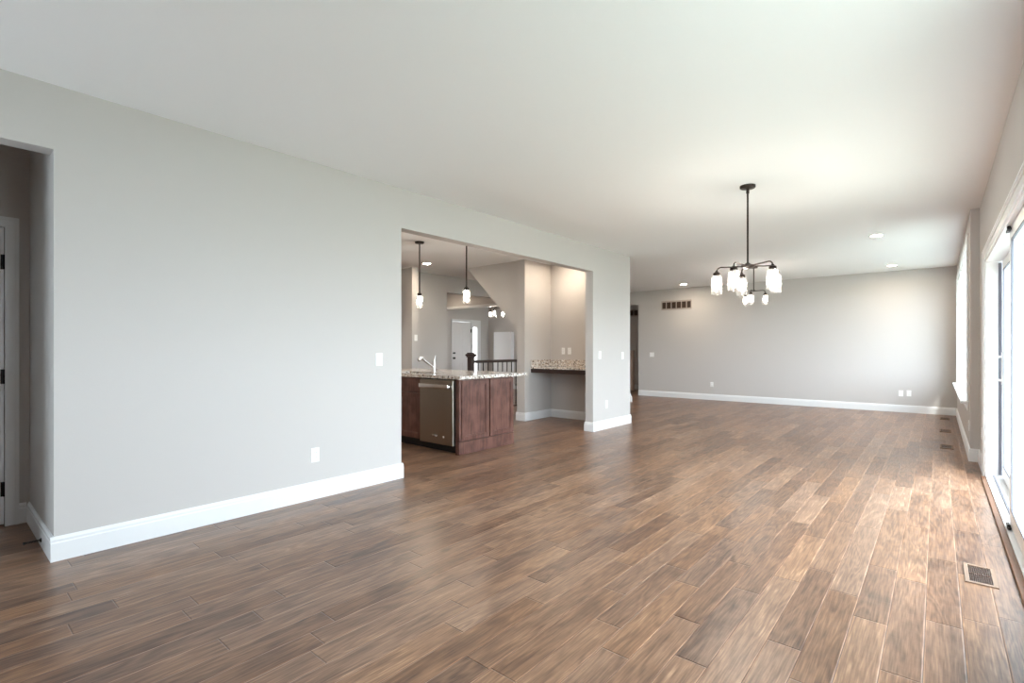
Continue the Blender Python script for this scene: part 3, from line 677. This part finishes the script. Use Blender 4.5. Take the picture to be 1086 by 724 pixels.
# ------------------------------------------------------------------ floor vents
fv = thing('floor_vent', 'tan floor vent beside the sliding door, nearest the camera', 'floor vent', (.174, 3.683, 0), 0, 'floor vents')
bm = B(); grid(bm, [-.064, -.046, .046, .064], [-.15, -.128, .128, .15], [0, .007], lambda x, y, z: not (abs(x) < .046 and abs(y) < .128)); obj('frame', bm, 'tan', fv)
bm = B(); box(bm, -.046, .046, -.128, .128, .0005, .0015); obj('backing', bm, 'dark', fv)
bm = B()
for k in range(12):
    x = -.042 + k * .0076; prism(bm, [(x, .0015), (x + .003, .0015), (x + .0052, .0055), (x + .0022, .0055)], 'y', -.128, .128)
obj('louver', bm, 'brownmetal', fv)
bm = B(); box(bm, -.046, .046, -.003, .003, .0015, .0065); obj('crossbar', bm, 'brownmetal', fv)
for x, y, lab in ((.085, 8.24, 'floor vent under the window nearest the sliding door'), (.085, 9.836, 'floor vent under the middle window'), (.094, 11.559, 'floor vent closest to the far wall')):
    dup(fv, (x, y, 0), 0, lab, 'floor vents')
# return air grille on the far wall
def grille(name, label, loc, w, h, n, dark):
    g = thing(name, label, 'vent', loc)
    bm = B(); p = w / n; bw = p * .17; hb = .035
    xs = [-w / 2]
    for k in range(n): xs += [-w / 2 + k * p + bw / 2 + (bw / 2 if k == 0 else 0), -w / 2 + (k + 1) * p - bw / 2 - (bw / 2 if k == n - 1 else 0)]
    xs.append(w / 2)
    holes = [(xs[1 + 2 * k], xs[2 + 2 * k]) for k in range(n)]
    grid(bm, xs, [-.012, 0], [-h / 2, -h / 2 + hb, h / 2 - hb, h / 2], lambda x, y, z: not (abs(z) < h / 2 - hb and any(a < x < b for a, b in holes))); obj('frame', bm, 'grille', g)
    bm = B(); box(bm, -w / 2 + .01, w / 2 - .01, -.002, -.0005, -h / 2 + .01, h / 2 - .01); obj('backing', bm, 'dark', g)
    bm = B()
    for k in range(7):
        z = -h / 2 + hb + .01 + k * (h - 2 * hb - .02) / 6; prism(bm, [(-.008, z - .006), (-.006, z - .006), (-.002, z + .005), (-.004, z + .005)], 'x', -w / 2 + .02, w / 2 - .02)
    obj('slat', bm, 'brownmetal', g)
grille('wall_vent', 'wide return air grille high on the far wall', (-5.0, YF, 2.325), .78, .23, 6, 1)
grille('wall_vent', 'dark grille high on the passage end wall', (-7.05, 14.0, 2.32), .9, .22, 6, 1)

# ------------------------------------------------------------------ switches and outlets
def switch(loc, rz, label, gang=1):
    s = thing('light_switch', label, 'light switch', loc, rz)
    w = .035 + .023 * (gang - 1)
    bm = B(); box(bm, -w, w, -.006, 0, -.0575, .0575, .003); obj('plate', bm, 'plate', s)
    for k in range(gang):
        x = (k - (gang - 1) / 2) * .046
        bm = B(); prism(bm, [(-.006, -.033), (-.007, -.033), (-.011, .033), (-.006, .033)], 'x', x - .0165, x + .0165); obj('rocker', bm, 'plate', s)
    return s
def outlet(loc, rz, label):
    s = thing('outlet', label, 'outlet', loc, rz)
    bm = B(); box(bm, -.035, .035, -.006, 0, -.0575, .0575, .003); obj('plate', bm, 'plate', s)
    for z in (-.02, .02):
        bm = B(); box(bm, -.016, .016, -.009, -.006, z - .014, z + .014, .002); r = obj('receptacle', bm, 'plate', s)
        bm = B(); box(bm, -.008, -.006, -.0095, -.0088, z - .004, z + .006); box(bm, .006, .008, -.0095, -.0088, z - .004, z + .006); obj('slot', bm, 'dark', r)
    return s
L90, R90 = PI / 2, -PI / 2     # local -y faces: +x needs +90deg, -x needs -90deg
switch((XL, 2.677, 1.125), L90, 'white light switch on the long wall left of kitchen opening')
outlet((XL, 2.062, .356), L90, 'white outlet low on the long left wall')
switch((XL, 6.577, 1.13), L90, 'white light switch on short wall, beside the kitchen opening')
switch((XL, 7.285, 1.115), L90, 'white light switch on short wall, at its right edge')
outlet((XL, 6.773, .374), L90, 'white outlet low on the short wall right of kitchen')
switch((-5.65, YF, 1.075), 0, 'white double light switch at left end of far wall', 2)
outlet((-4.125, YF, .37), 0, 'white outlet low on far wall, the one nearest the wall vent')
outlet((-.542, YF, .363), 0, 'left one of two outlets on far wall near the windows')
outlet((-.42, YF, .37), 0, 'right one of two outlets on far wall near the windows')
switch((-7.432, 5.95, 1.43), L90, 'light switch on the kitchen wall stub behind the faucet')
outlet((-5.055, 7.34, 1.185), 0, 'left one of two outlets above the desk counter')
outlet((-4.925, 7.34, 1.185), 0, 'right one of two outlets above the desk counter')
switch((XN, 6.86, 1.10), R90, 'white light switch beside the sliding door casing')
outlet((XN, 6.98, .36), R90, 'white outlet low beside the sliding door casing')
outlet((XF, 7.62, .36), R90, 'white outlet below the far window sill end')
